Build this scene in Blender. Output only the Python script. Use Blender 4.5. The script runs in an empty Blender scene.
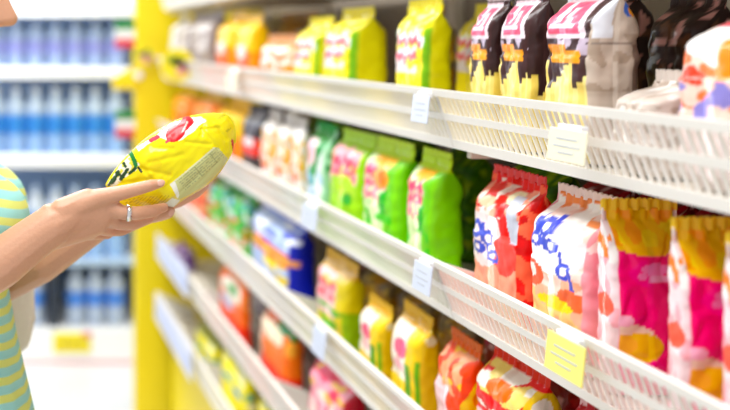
import bpy, bmesh, math, random
from mathutils import Vector, Matrix, noise
random.seed(7)
S = bpy.context.scene
COL = S.collection
F = 1000.0          # focal length in pixels of the 730 px wide frame
ZC = 1.53           # camera height
PI = math.pi

def P(u, v, y):
    return Vector((u * y / F, y, ZC - (v - 40) * y / F))

# ------------------------------------------------------------------ colour / materials
def lin(c):
    return c / 12.92 if c <= 0.04045 else ((c + 0.055) / 1.055) ** 2.4
_hx = {}
def hx(h):
    if h not in _hx:
        s = h.lstrip('#')
        _hx[h] = tuple(lin(int(s[i:i + 2], 16) / 255) for i in (0, 2, 4)) + (1.0,)
    return _hx[h]
MATS = {}
def mat(name, col, rough=0.5, metal=0.0, spec=0.5, trans=0.0, emit=0.0, bump=0.0, bscale=40.0, var=0.0, sss=0.0, coat=0.0):
    if name in MATS: return MATS[name]
    m = bpy.data.materials.new(name); m.use_nodes = True
    nt = m.node_tree; b = nt.nodes['Principled BSDF']
    b.inputs['Base Color'].default_value = hx(col)
    b.inputs['Roughness'].default_value = rough
    b.inputs['Metallic'].default_value = metal
    b.inputs['Specular IOR Level'].default_value = spec
    b.inputs['Transmission Weight'].default_value = trans
    b.inputs['Coat Weight'].default_value = coat
    if sss:
        b.inputs['Subsurface Weight'].default_value = sss
        b.inputs['Subsurface Radius'].default_value = (0.012, 0.005, 0.003)
        b.inputs['Subsurface Scale'].default_value = 0.6
    tc = nt.nodes.new('ShaderNodeTexCoord')
    nz = nt.nodes.new('ShaderNodeTexNoise'); nz.inputs['Scale'].default_value = bscale
    nz.inputs['Detail'].default_value = 3
    nt.links.new(tc.outputs['Object'], nz.inputs['Vector'])
    if var:
        mx = nt.nodes.new('ShaderNodeHueSaturation')
        mr = nt.nodes.new('ShaderNodeMapRange')
        mr.inputs['To Min'].default_value = 1 - var; mr.inputs['To Max'].default_value = 1 + var
        nt.links.new(nz.outputs['Fac'], mr.inputs['Value'])
        mx.inputs['Color'].default_value = hx(col)
        nt.links.new(mr.outputs['Result'], mx.inputs['Value'])
        nt.links.new(mx.outputs['Color'], b.inputs['Base Color'])
    if bump:
        bp = nt.nodes.new('ShaderNodeBump'); bp.inputs['Strength'].default_value = bump
        bp.inputs['Distance'].default_value = 0.004
        nt.links.new(nz.outputs['Fac'], bp.inputs['Height'])
        nt.links.new(bp.outputs['Normal'], b.inputs['Normal'])
    MATS[name] = m
    return m

def printed(name, rough=0.28, bump=0.35):
    """printed plastic film: the print comes from the mesh's colour attribute"""
    if name in MATS: return MATS[name]
    m = bpy.data.materials.new(name); m.use_nodes = True
    nt = m.node_tree; b = nt.nodes['Principled BSDF']
    at = nt.nodes.new('ShaderNodeAttribute'); at.attribute_name = 'print'
    nt.links.new(at.outputs['Color'], b.inputs['Base Color'])
    b.inputs['Roughness'].default_value = rough
    b.inputs['Specular IOR Level'].default_value = 0.3
    tc = nt.nodes.new('ShaderNodeTexCoord')
    nz = nt.nodes.new('ShaderNodeTexNoise'); nz.inputs['Scale'].default_value = 38; nz.inputs['Detail'].default_value = 2
    nt.links.new(tc.outputs['Object'], nz.inputs['Vector'])
    bp = nt.nodes.new('ShaderNodeBump'); bp.inputs['Strength'].default_value = bump; bp.inputs['Distance'].default_value = 0.006
    nt.links.new(nz.outputs['Fac'], bp.inputs['Height']); nt.links.new(bp.outputs['Normal'], b.inputs['Normal'])
    MATS[name] = m
    return m

# ------------------------------------------------------------------ object helpers
def tag(o, label=None, cat=None, group=None, kind=None):
    if label: o['label'] = label
    if cat: o['category'] = cat
    if group: o['group'] = group
    if kind: o['kind'] = kind
    return o
def thing(name, label, cat, loc=(0, 0, 0), rz=0.0, group=None):
    o = bpy.data.objects.new(name, None); COL.objects.link(o)
    o.empty_display_size = 0.02
    o.location = loc; o.rotation_euler = (0, 0, rz)
    return tag(o, label, cat, group)
def link(name, me, m, parent=None, smooth=False):
    o = bpy.data.objects.new(name, me); COL.objects.link(o)
    if m is not None and not me.materials: me.materials.append(m)
    if parent: o.parent = parent
    if smooth:
        for p in me.polygons: p.use_smooth = True
    return o
def obj(name, bm, m, parent=None, smooth=False):
    bmesh.ops.recalc_face_normals(bm, faces=bm.faces[:])
    me = bpy.data.meshes.new(name); bm.to_mesh(me); bm.free()
    return link(name, me, m, parent, smooth)
def box(bm, x0, x1, y0, y1, z0, z1):
    vs = [bm.verts.new((x, y, z)) for x in (x0, x1) for y in (y0, y1) for z in (z0, z1)]
    for f in ((0, 1, 3, 2), (4, 6, 7, 5), (0, 4, 5, 1), (2, 3, 7, 6), (0, 2, 6, 4), (1, 5, 7, 3)):
        bm.faces.new([vs[i] for i in f])
    return vs
def hexa(bm, pts):
    """8 points: bottom loop of four, top loop of four"""
    vs = [bm.verts.new(p) for p in pts]
    for f in ((3, 2, 1, 0), (4, 5, 6, 7), (0, 1, 5, 4), (1, 2, 6, 5), (2, 3, 7, 6), (3, 0, 4, 7)):
        bm.faces.new([vs[i] for i in f])
def rbox(x0, x1, y0, y1, z0, z1, r=0.004, seg=2):
    bm = bmesh.new(); box(bm, x0, x1, y0, y1, z0, z1)
    bmesh.ops.bevel(bm, geom=bm.edges[:], offset=r, segments=seg, affect='EDGES', profile=0.5)
    return bm
def lathe(bm, prof, n=20, cx=0, cy=0):
    rings = []
    for r, z in prof:
        rings.append([bm.verts.new((cx + r * math.cos(2 * PI * k / n), cy + r * math.sin(2 * PI * k / n), z)) for k in range(n)])
    for a, b in zip(rings, rings[1:]):
        for k in range(n):
            bm.faces.new((a[k], a[(k + 1) % n], b[(k + 1) % n], b[k]))
    bm.faces.new(rings[0][::-1]); bm.faces.new(rings[-1])
def tube(bm, pts, r, n=8):
    pts = [Vector(p) for p in pts]; rings = []
    for i, p in enumerate(pts):
        d = (pts[min(i + 1, len(pts) - 1)] - pts[max(i - 1, 0)]).normalized()
        a = d.orthogonal().normalized() if i == 0 else (rings_a - d * rings_a.dot(d)).normalized()
        rings_a = a; b = d.cross(a)
        rr = r[i] if isinstance(r, (list, tuple)) else r
        rings.append([bm.verts.new(p + rr * (a * math.cos(2 * PI * k / n) + b * math.sin(2 * PI * k / n))) for k in range(n)])
    for A, B in zip(rings, rings[1:]):
        for k in range(n):
            bm.faces.new((A[k], A[(k + 1) % n], B[(k + 1) % n], B[k]))
    bm.faces.new(rings[0][::-1]); bm.faces.new(rings[-1])

# ------------------------------------------------------------------ materials
M_white = mat('white coated wire', '#f9f5ec', 0.4)
M_shelf = mat('cream shelf steel', '#e2d9c8', 0.5, bump=0.05)
M_back = mat('beige back panel', '#95897a', 0.6, var=0.06, bscale=6)
M_yellow = mat('yellow panel paint', '#f3da00', 0.45, var=0.03, bscale=8)
M_fwhite = mat('white fridge enamel', '#fbfcfd', 0.35)
M_fblue = mat('fridge interior', '#a4c2ea', 0.5, var=0.08, bscale=5)
M_fdark = mat('dark fridge trim', '#2a3444', 0.5)
M_floor = mat('pale polished floor', '#dcdcdd', 0.25, var=0.03, bscale=3)
M_wall = mat('shop wall', '#dfe6ea', 0.8)
M_film = printed('printed film')
M_seal = printed('printed film seal', 0.35, 0.15)
M_heldfilm = printed('glossy printed film', 0.22, 0.06)

# ------------------------------------------------------------------ setting
bm = bmesh.new(); box(bm, -3.0, 3.0, -1.5, 6.5, -0.05, 0.0)
tag(obj('floor', bm, M_floor), kind='structure')
bm = bmesh.new(); box(bm, -3.0, 3.0, 5.62, 5.70, 0.0, 3.2)
tag(obj('wall_back', bm, M_wall), kind='structure')

# ------------------------------------------------------------------ shelving
Y0S, Y1S = 0.50, 3.95
XR, XB, XK = 0.62, 0.65, 1.06      # rim, foot of the grille, back panel
RIM = {'T': 0.21, 'A': -0.070, 'B': -0.314, 'C': -0.546, 'D': -0.775, 'E': -0.995, 'F': -1.245}
FLO = {'T': 0.130, 'A': -0.143, 'B': -0.388, 'C': -0.632, 'D': -0.868, 'E': -1.105, 'F': -1.345}

gon = thing('shelving_unit', 'long beige backed supermarket shelving unit carrying white wire baskets of packets', 'shelving', (XK, 2.2, 0))
def gpart(name, x0, x1, y0, y1, z0, z1, m, lab=None, r=0.003):
    o = obj(name, rbox(x0 - XK, x1 - XK, y0 - 2.2, y1 - 2.2, z0, z1, r), m, gon)
    if lab: o['label'] = lab
gpart('back_panel', XK, XK + 0.03, Y0S, Y1S, 0.0, 2.25, M_back)
gpart('kick_plate', XB + 0.03, XB + 0.05, Y0S, Y1S, 0.0, ZC + FLO['E'] - 0.015, M_yellow, 'yellow kick plate')
JOINTS = [0.50, 1.430, 2.30, 3.14, 3.95]
JC = [0.50, 1.430, 2.20, 2.977, 3.95]     # the third row's baskets are spaced differently
for y in JOINTS:
    gpart('upright_post', XK - 0.025, XK, y - 0.02, y + 0.02, 0.0, 2.25, M_shelf, None)
for r in 'TABCDE':
    for y in (JC if r == 'C' else JOINTS):
        z = ZC + FLO[r] - 0.0145
        gpart('shelf_bracket', XB + 0.02, XK - 0.02, y - 0.006, y + 0.006, z - 0.012, z, M_shelf, None, 0.002)
endp = tag(obj('end_panel', rbox(0.549, 1.10, 4.06, 4.12, 0.0, 2.3, 0.006), M_yellow),
           'tall yellow end panel closing the far end of the shelving', 'panel')

ROWNAME = {'T': 'topmost', 'A': 'upper', 'B': 'middle', 'C': 'third', 'D': 'fourth', 'E': 'fifth', 'F': 'lowest'}
POSN = ['nearest', 'second', 'third', 'farthest']
def basket(r, i):
    J = JC if r == 'C' else JOINTS
    y0, y1 = J[i] + 0.001, J[i + 1] - 0.001
    zt, zb = ZC + RIM[r], ZC + FLO[r]
    L = y1 - y0; cy = (y0 + y1) / 2
    t = thing('wire_basket', '%s white wire basket of the %s shelf row, counted from the camera' % (POSN[i], ROWNAME[r]), 'basket',
              (XB, cy, zb - 0.012), 0, 'white wire shelf baskets')
    H = zt - zb + 0.012; dx = XR - XB
    a, b = -L / 2, L / 2
    def X(z): return dx * (z / H)
    def bar(bm, z0, z1, th, o=0.0):
        hexa(bm, [(X(z0) - o, a, z0), (X(z0) + th, a, z0), (X(z0) + th, b, z0), (X(z0) - o, b, z0),
                  (X(z1) - o, a, z1), (X(z1) + th, a, z1), (X(z1) + th, b, z1), (X(z1) - o, b, z1)])
    bm = bmesh.new(); bar(bm, H - 0.010, H, 0.006, 0.004); obj('top_rail', bm, M_white, t)
    bm = bmesh.new()
    bar(bm, 0.0, H * 0.16, 0.004, 0.001); bar(bm, H * 0.48, H * 0.60, 0.004, 0.001)
    st = 0.0135; n = int(L / st)
    for k in range(n + 1):
        y = a + 0.003 + k * (L - 0.006) / n
        hexa(bm, [(X(0.01), y - 0.0014, 0.01), (X(0.01) + 0.004, y - 0.0014, 0.01), (X(0.01) + 0.004, y + 0.0014, 0.01), (X(0.01), y + 0.0014, 0.01),
                  (X(H - .008), y - 0.0014, H - .008), (X(H - .008) + 0.004, y - 0.0014, H - .008), (X(H - .008) + 0.004, y + 0.0014, H - .008), (X(H - .008), y + 0.0014, H - .008)])
    obj('front_grille', bm, M_white, t)
    bm = bmesh.new(); box(bm, 0.004, XK - XB - 0.03, a, b, 0.0, 0.010); obj('tray', bm, M_shelf, t)
    for s, y in ((0, a), (1, b - 0.004)):
        bm = bmesh.new()
        xe = 0.12
        hexa(bm, [(0.0, y, 0.0), (xe, y, 0.0), (xe, y + 0.004, 0.0), (0.0, y + 0.004, 0.0),
                  (dx, y, H), (xe, y, H * 0.45), (xe, y + 0.004, H * 0.45), (dx, y + 0.004, H)])
        obj('end_wall', bm, M_white, t)
    return t
for r in 'TABCDE':
    for i in range(4): basket(r, i)

# price tags on the rims: (row, u, width px, top slope offset m, height m, colour, label)
M_tagw = mat('white price tag', '#cfd6e6', 0.5)
M_tagc = mat('cream price tag', '#e9e3c6', 0.5)
M_tagy = mat('yellow price tag', '#f2e878', 0.5)
M_ink = mat('grey tag ink', '#bcc0c6', 0.6)
M_clip = mat('clear tag clip', '#f3f5f8', 0.3)
def price_tag(r, u, wm, z_off, h, m, label, skew=0.0):
    y = XR * F / u
    t = thing('price_tag', label, 'price tag', (XR - 0.008, y, ZC + RIM[r] + z_off), 0, 'price tags clipped to the basket rims')
    t.rotation_euler = (0, math.radians(6), skew)
    obj('card', rbox(-0.002, 0.0, -wm / 2, wm / 2, -h, 0, 0.0008, 1), m, t)
    bm = bmesh.new()
    for k, (zz, ww) in enumerate(((0.30, 0.55), (0.52, 0.7), (0.72, 0.4))):
        box(bm, -0.0026, -0.0019, -wm * ww / 2, wm * ww / 2, -h * zz - 0.0008, -h * zz + 0.0008)
    obj('print', bm, M_ink, t)
    obj('clip', rbox(-0.001, 0.008, -wm * 0.3, wm * 0.3, -0.003, 0.005, 0.001, 1), M_clip, t)
price_tag('A', 428, 0.056, -0.010, 0.040, M_tagw, 'pale blue price tag on the upper basket under the yellow snack bags')
price_tag('A', 577, 0.072, -0.026, 0.036, M_tagc, 'cream price tag on the upper basket below the dark brown packets')
price_tag('A', 236, 0.120, -0.012, 0.050, M_tagc, 'faint cream price tag on the upper basket rim toward the far end')
price_tag('B', 430, 0.060, -0.008, 0.042, M_tagw, 'pale blue price tag under the frontmost lime green packet')
price_tag('B', 575, 0.072, -0.008, 0.042, M_tagy, 'yellow price tag below the bag with blue script on the middle row')
price_tag('B', 315, 0.090, -0.012, 0.045, M_tagw, 'pale tag on the middle basket under the green and white packet')
price_tag('C', 325, 0.075, -0.006, 0.052, M_tagw, 'white price tag on the third row below the mustard topped packet')
def strip(r, ua, ub, z0, z1, label):
    ya, yb = 0.61 * F / ua, 0.61 * F / ub
    cy = (ya + yb) / 2
    t = thing('price_strip', label, 'price strip', (0.6125, cy, ZC + RIM[r]), 0, 'long paper price strips')
    L = ya - yb
    obj('backing', rbox(0, 0.003, -L / 2, L / 2, z0, z1, 0.001, 1), mat('lavender strip', '#dde1f2', 0.5), t)
    bm = bmesh.new()
    for k in range(5):
        y = -L / 2 + L * (k + 0.5) / 5
        box(bm, -0.001, 0.0, y - L * 0.07, y + L * 0.07, z0 + 0.02, z0 + (z1 - z0) * 0.7)
    obj('ticket', bm, mat('ticket paper', '#c4cfee', 0.5), t)
strip('D', 156, 186, -0.075, 0.025, 'long pale lavender price strip on the fourth row near the yellow panel')
strip('E', 154.5, 190, -0.105, 0.0, 'long pale lavender price strip on the fifth row beside yellow panel')

# ------------------------------------------------------------------ packets
def sgnpow(c, e): return math.copysign(abs(c) ** e, c)
def shade(layers, face, u, t, seed):
    c = None
    for L in layers:
        if L[0] != 'a' and L[0] != face: continue
        k = L[1]
        if k == 'B': c = L[2]
        elif k == 'R':
            if L[2] <= u <= L[3] and (L[4] or -9) <= t <= L[5]: c = L[6]
        elif k == 'E':
            if ((u - L[2]) / L[4]) ** 2 + ((t - L[3]) / L[5]) ** 2 < 1: c = L[6]
        elif k == 'N':      # blotches of artwork between two heights: (scale, threshold, t0, t1)
            if (L[4] or -9) <= t <= L[5] and noise.noise(Vector((u * L[2] + seed, t * L[2] * 1.6, seed * 1.7 + L[3] * 9 + len(L[6])))) > L[3]: c = L[6]
        elif k == 'S':      # a line of script: u0,u1,tc,amp,thick
            if L[2] < u < L[3]:
                w = L[4] + L[5] * math.sin((u - L[2]) * 42 / (L[3] - L[2]) * 0.6) * (0.6 + 0.4 * math.sin(u * 17))
                if abs(t - w) < L[6]: c = L[7]
        elif k == 'O':      # ring: uc,tc,ru,rt,thickness,colour
            if abs(math.hypot((u - L[2]) / L[4], (t - L[3]) / L[5]) - 1) < L[6]: c = L[7]
        elif k == 'Q':      # slanted box: uc,tc,half width,half height,slant
            if abs(t - L[3]) < L[5] and abs(u - L[2] - (t - L[3]) * L[6]) < L[4]: c = L[7]
        elif k == 'K':      # upright sticks: height, spread, frequency
            q = math.floor(u * L[4]); hh = L[2] + L[3] * (((q * 37 + 11) % 17) / 17 - .5)
            if t < hh: c = L[5 + (q % 2)]
        elif k == 'T':      # triangle, apex up: uc,t0,t1,half width
            if L[3] <= t <= L[4] and abs(u - L[2]) < L[5] * (L[4] - t) / (L[4] - L[3]): c = L[6]
    return c
def ink(h, k=1.22):
    c = hx(h); l = .3 * c[0] + .6 * c[1] + .1 * c[2]
    return tuple(min(1, max(0, l + (v - l) * k)) for v in c[:3]) + (1.0,)
_pouch = {}
def pouch_mesh(key, w, d, h, layers, nt=44, na=72, top=0.93):
    k = (key, round(w, 3), round(d, 3), round(h, 3))
    if k in _pouch: return _pouch[k]
    seed = (hash_str(key) % 97) * 1.31
    ex = 0.42; dense = []                      # even spacing round the cross-section
    for i in range(1441):
        a = 2 * PI * i / 1440; dense.append((sgnpow(math.cos(a), ex), sgnpow(math.sin(a), ex)))
    acc = [0.0]
    for p, q in zip(dense, dense[1:]): acc.append(acc[-1] + math.hypot((q[0] - p[0]) * d, (q[1] - p[1]) * w))
    sec = []; j = 0
    for i in range(na):
        while acc[j + 1] < acc[-1] * i / na: j += 1
        sec.append(dense[j])
    bm = bmesh.new(); cols = []; rings = []
    sl = 0.94
    for j in range(nt + 1):
        t = j / nt
        if t < 0.10: e = 0.84 + 0.16 * math.sin(t / 0.10 * PI / 2)
        elif t < top - 0.16: e = 1.0
        elif t < sl:
            q = (t - (top - 0.16)) / (sl - (top - 0.16)); e = max(1 - q ** 1.7, 0.03)
        else: e = 0.03
        wf = 1.0 if t > sl else (0.90 + 0.10 * min(1, t / 0.06)) * (1 - 0.05 * math.sin(min(1, t / sl) * PI))
        ring = []
        for i in range(na):
            sx, sy = sec[i]
            x = sx * d / 2 * e * (1.06 if 0.15 < t < 0.6 else 1.0); y = sy * w / 2 * wf; z = t * h
            n = noise.noise(Vector((x * 20 + seed, y * 20, z * 24))) - 0.9 * max(0, 0.16 - abs(noise.noise(Vector((x * 26, y * 26 + seed, z * 20))))) * 4
            n2 = noise.noise(Vector((x * 70, y * 70 + seed, z * 70)))
            amp = 0.0036 * min(1, e * 1.4) * min(1, t * 6)
            x += sx * (n * amp + n2 * amp * 0.5); y += sy * (n2 * amp * 0.6)
            if t > sl: x += 0.002 * math.sin(y * 420)
            x += 0.10 * d * ((t - 0.6) / 0.4) ** 2 * (1 if t > 0.6 else 0)
            ring.append(bm.verts.new((x, y, z)))
            if abs(sx) >= abs(sy) and sx < 0: fc, u = 'f', (1 - sy) / 2
            elif abs(sy) >= abs(sx): fc, u = 'n', (sx + 1) / 2
            else: fc, u = 'f', (1 - sy) / 2
            # panels widen toward the seal: the gusset folds inward
            cols.append(ink(shade(layers, fc, u, (t - 0.34) / 0.66, seed) or '#ffffff'))
        rings.append(ring)
    for A, B in zip(rings, rings[1:]):
        for i in range(na): bm.faces.new((A[i], A[(i + 1) % na], B[(i + 1) % na], B[i]))
    bm.faces.new(rings[0][::-1]); bm.faces.new(rings[-1])
    bmesh.ops.recalc_face_normals(bm, faces=bm.faces[:])
    me = bpy.data.meshes.new('pouch'); bm.to_mesh(me); bm.free()
    at = me.color_attributes.new('print', 'FLOAT_COLOR', 'POINT')
    at.data.foreach_set('color', [c for q in cols for c in q])
    for p in me.polygons: p.use_smooth = True
    me.materials.append(M_film)
    # crimped strip along the top
    bm = bmesh.new(); n = 40; rows = []
    for zz in (0.0, 0.5, 1.0):
        rows.append([])
        for sgn in (-1, 1):
            rows[-1].append([])
            for i in range(n + 1):
                y = -w / 2 * 0.98 + w * 0.98 * i / n
                z = h * 0.985 + zz * 0.011 + (0.0025 * (i % 2) if zz == 1.0 else 0)
                rows[-1][-1].append(bm.verts.new((0.10 * d + 0.0018 * math.sin(i * 1.1) + sgn * 0.0012, y, z)))
    for q in (0, 1):
        for sd in (0, 1):
            A, B = rows[q][sd], rows[q + 1][sd]
            for i in range(n): bm.faces.new((A[i], A[i + 1], B[i + 1], B[i]))
        for i in (0, n): bm.faces.new((rows[q][0][i], rows[q][1][i], rows[q + 1][1][i], rows[q + 1][0][i]))
    for q in (0, 2):
        for i in range(n): bm.faces.new((rows[q][0][i], rows[q][0][i + 1], rows[q][1][i + 1], rows[q][1][i]))
    bmesh.ops.recalc_face_normals(bm, faces=bm.faces[:])
    ms = bpy.data.meshes.new('seal'); nv = len(bm.verts); bm.to_mesh(ms); bm.free()
    at = ms.color_attributes.new('print', 'FLOAT_COLOR', 'POINT')
    tc = hx(shade([l for l in layers if l[1] != 'N'], 'f', 0.5, 0.97, seed) or '#ffffff')
    at.data.foreach_set('color', list(tc) * nv)
    ms.materials.append(M_seal)
    _pouch[k] = (me, ms)
    return _pouch[k]
def hash_str(s):
    v = 7
    for ch in s: v = (v * 31 + ord(ch)) % 100003
    return v

D = {}
D['white'] = [('a','B','#eceae8'),('f','N',5,.1,.2,.7,'#b8b0a8'),('n','B','#d8d4d0')]
D['greybrown'] = [('a','B','#9a8c86'),('f','N',5,.05,.2,.9,'#d6cfca'),('n','N',4,.1,0,1,'#7d706c')]
D['yelorange'] = [('a','B','#f6c81c'),('f','R',0,1,0,.38,'#ee6a3c'),('f','E',.5,.3,.3,.14,'#f6e6e0'),('n','R',0,1,0,.3,'#f0a050')]
D['orangewhite'] = [('a','B','#f3ece4'),('f','N',4,-.05,0,.7,'#f08a3a'),('a','R',0,1,.82,1,'#c98b58'),('n','N',4,.1,0,1,'#f4a050')]
D['yellow'] = [('a','B','#f4e41a'),('n','B','#dcd400'),('f','N',5,.0,.15,.62,'#f0e6ea'),('f','S',.05,.95,.58,.06,.07,'#ffffff'),('f','S',.1,.9,.55,.05,.045,'#e25a6c'),
   ('f','S',.1,.9,.36,.05,.045,'#e8707c'),('f','R',.80,1,.0,.45,'#f2dc10'),('n','R',.05,.22,.0,.72,'#7cae1c'),('a','R',0,1,.9,1,'#eede30'),('f','N',7,.25,.65,.95,'#fbf6c0')]
D['darkfries'] = [('a','B','#3d2626'),('n','B','#352120'),('f','Q',.42,.74,.40,.19,-.35,'#e6d4da'),('f','Q',.42,.74,.30,.14,-.35,'#ec6a82'),('f','Q',.32,.80,.05,.09,-.3,'#fbe6ea'),('f','Q',.50,.74,.05,.09,-.3,'#fbe6ea'),
   ('f','Q',.45,.66,.22,.02,-.3,'#f8dfe4'),('f','N',6,.1,.42,.56,'#b9aab8'),('f','K',.26,.30,11,'#f0e2a0','#ead488'),('f','Q',.55,.40,.30,.05,-.25,'#e8a048'),('f','Q',.35,.47,.22,.03,-.25,'#dd9038'),('n','K',.14,.26,7,'#eedc90','#e4cc78'),('a','R',0,1,.95,1,'#cdbfc0')]
D['darkbeige'] = [l for l in D['darkfries'] if l[0] != 'n'] + [('n','B','#c9bbae'),('n','N',4,.15,.1,.6,'#b09f90'),('n','Q',.22,.75,.16,.2,-.25,'#e4e6ec'),('n','R',.1,.8,.50,.53,'#8d8078'),('n','E',.75,.80,.13,.06,'#4a6ab8'),('n','E',.82,.78,.07,.04,'#e8a23c'),('n','R',.80,1,.0,.5,'#7d6a60')]
D['messy'] = [('a','B','#f3d2c4'),('a','N',3,.0,.15,.8,'#f2805a'),('a','N',4,.22,.2,.7,'#e8503c'),('f','E',.30,.72,.26,.14,'#fcf6f2'),('f','E',.62,.62,.30,.14,'#fbf1ee'),('f','Q',.2,.86,.2,.04,.2,'#e85a6a'),('a','E',.58,.90,.20,.10,'#2c50d2'),('a','E',.66,.58,.16,.2,'#f2901e'),('a','N',5,.26,.0,.4,'#8d86c8'),('a','R',0,1,0,.08,'#e8d8d4')]
D['greige'] = [('a','B','#cfc4ba'),('a','N',4,.1,0,1,'#b3a598'),('a','N',6,.3,0,1,'#e9e4df')]
D['redpack'] = [('a','B','#e2403e'),('f','R',0,1,0,.14,'#f2a890'),('f','E',.30,.36,.40,.30,'#f4e2e0'),('f','E',.75,.25,.2,.2,'#f0605a'),('f','O',.18,.42,.09,.07,.4,'#4450b8'),('f','Q',.32,.40,.03,.10,-.2,'#4450b8'),('f','O',.42,.36,.08,.06,.4,'#4a56bc'),('f','O',.22,.24,.10,.05,.4,'#4450b8'),('f','Q',.42,.22,.03,.07,-.2,'#4a56bc'),('f','O',.54,.20,.08,.05,.4,'#5560c0'),
   ('f','N',5,.1,.6,.92,'#f7a890'),('f','N',6,.25,.6,.95,'#f8e8dc'),('f','E',.70,.82,.12,.07,'#f4ecc8'),('f','E',.30,.72,.14,.06,'#f8c8a8'),('f','Q',.84,.62,.08,.22,-.3,'#c4c8d4'),('n','R',0,.3,.3,.9,'#d03434'),('n','N',4,.2,0,1,'#f07a60')]
D['greentop'] = [('a','B','#5c8a28'),('a','N',5,.1,0,1,'#3c6a1c'),('a','N',5,.25,0,1,'#a8c04a')]
D['script'] = [('a','B','#f8ddd2'),('f','R',0,1,.0,.10,'#f5cf94'),('f','N',4,.05,0,.40,'#f4b89e'),('f','E',.42,.55,.55,.26,'#faf3f4'),('f','E',.14,.24,.20,.12,'#ee6a52'),('f','E',.10,.26,.12,.06,'#fbeee8'),
   ('f','Q',.16,.72,.04,.10,-.1,'#4a56c0'),('f','O',.30,.70,.09,.07,.35,'#4a56c0'),('f','Q',.42,.74,.035,.09,-.2,'#3f4cc0'),('f','O',.16,.56,.10,.05,.35,'#5560c4'),('f','Q',.32,.56,.03,.07,-.2,'#4a56c0'),('f','O',.44,.54,.09,.05,.35,'#4a56c0'),
   ('f','Q',.62,.42,.03,.11,-.2,'#4652bc'),('f','O',.70,.36,.09,.055,.35,'#4652bc'),('f','Q',.82,.28,.03,.08,-.2,'#4652bc'),('f','E',.45,.86,.06,.025,'#f6d0c4'),
   ('f','N',4,.0,.80,1,'#f49a6a'),('f','N',5,.12,.78,1,'#fdf5ee'),('f','E',.8,.12,.22,.09,'#f07858'),('f','E',.55,.04,.3,.06,'#f2d84a'),('n','B','#f0a4ac'),('n','N',4,.1,.3,1,'#f8e0dc')]
D['pink'] = [('a','B','#f6e2e4'),('f','B','#f20f7c'),('f','N',4,.1,.0,.65,'#f3308c'),('f','E',.55,.52,.20,.05,'#f88cc0'),('f','E',.62,.44,.15,.035,'#f9b0d4'),('f','E',.38,.46,.06,.03,'#f88cc0'),
   ('f','E',.5,.90,.75,.27,'#f9ca1c'),('f','N',4,.12,.70,1,'#f8dc66'),('f','N',5,.22,.70,1,'#f6a84a'),('f','E',.10,-.08,.50,.16,'#f4dcc8'),('f','E',.36,-.12,.30,.12,'#f0c43a'),('f','E',.12,.10,.14,.05,'#f6bcd2'),('f','E',.1,-.1,.2,.08,'#f2b860'),('f','R',0,.08,0,.66,'#f4c8d4'),
   ('n','N',4,.05,.6,1,'#f29058'),('n','N',4,.2,.0,.6,'#f4b8c0'),('n','N',5,.18,.55,1,'#fdf8f4'),('n','E',.5,.2,.35,.1,'#ee7060')]
D['lime'] = [('a','B','#8ed02a'),('n','B','#8cd422'),('f','R',.0,.72,.0,.9,'#dfeec0'),('f','N',5,.0,.3,.75,'#f2a8b4'),('f','S',.05,.7,.62,.06,.06,'#ec5a78'),('f','S',.05,.7,.48,.06,.05,'#ee6a84'),('f','S',.08,.6,.30,.05,.04,'#f08a9a'),
   ('f','E',.75,.25,.16,.17,'#22a82e'),('f','R',.78,1,.0,.9,'#7cc81c'),('f','E',.55,.80,.28,.08,'#f0b43c'),('a','R',0,1,.84,1,'#c6e63a'),('n','R',0,1,.76,.79,'#c0ea70'),('f','N',5,.22,0,.3,'#58c030')]
D['limeoval'] = D['lime'] + [('f','E',.62,.58,.2,.14,'#f0a04a'),('f','E',.62,.58,.12,.09,'#e8842a')]
D['limepink'] = [('a','B','#a8d84a'),('f','N',4,-.15,.25,.85,'#f2b4bc'),('f','S',.05,.9,.62,.08,.07,'#e65a70'),('f','S',.1,.9,.45,.06,.05,'#e8707c'),('f','E',.6,.25,.3,.2,'#b8dc28'),('f','E',.7,.1,.14,.1,'#28a038'),('a','R',0,1,.85,1,'#b8e040')]
D['greenwhite'] = [('a','B','#eef2ea'),('f','Q',.62,.55,.20,.36,.6,'#128a3c'),('f','E',.3,.6,.24,.22,'#f2c4cc'),('f','E',.4,.14,.24,.1,'#2a9aa0'),('a','R',0,1,.80,1,'#1f9a3c'),('n','B','#a8d4b0'),('n','N',4,.1,.2,.9,'#208a40'),('f','N',5,.25,0,.4,'#b8d0f0')]
D['whiteorange'] = [('a','B','#f0ebe4'),('f','N',4,.0,.05,.7,'#f2b23c'),('f','N',4,.15,.0,.5,'#ea6a4a'),('n','N',4,.1,0,.8,'#f0c46a'),('a','R',0,1,.86,1,'#d8d2cc')]
D['blackred'] = [('a','B','#3a3436'),('f','R',0,1,.1,.42,'#e0483c'),('f','E',.5,.35,.3,.1,'#f2e6e4'),('f','N',5,.15,.5,1,'#8d8a92'),('n','R',0,1,.1,.42,'#c8402c')]
D['orangebrown'] = [('a','B','#ee9030'),('a','N',4,.05,0,1,'#d8602c'),('a','N',4,.2,.2,.8,'#f6d8b8'),('a','R',0,1,.85,1,'#e8c030')]
D['blue'] = [('a','B','#2a3ec0'),('f','N',4,-.12,.42,.95,'#bccdf0'),('f','N',5,.12,.45,.9,'#f2f5fb'),('f','R',0,1,.24,.46,'#e8503a'),('f','R',0,1,.28,.40,'#efc860'),('f','R',0,1,0,.22,'#b8c8e8'),('f','N',4,.1,0,.22,'#f0d860'),('n','B','#10209c'),('n','E',.2,.72,.16,.06,'#e8ecf8'),('n','R',.0,.35,.28,.40,'#e8a060'),('a','R',0,1,.92,1,'#2036b0')]
D['veg'] = [('a','B','#58b850'),('a','N',4,.12,.0,1,'#dcead6'),('a','N',5,.1,.3,1,'#128a30'),('a','N',4,.18,0,.5,'#e8703a'),('a','N',5,.3,.4,1,'#5a9ae0')]
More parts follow.
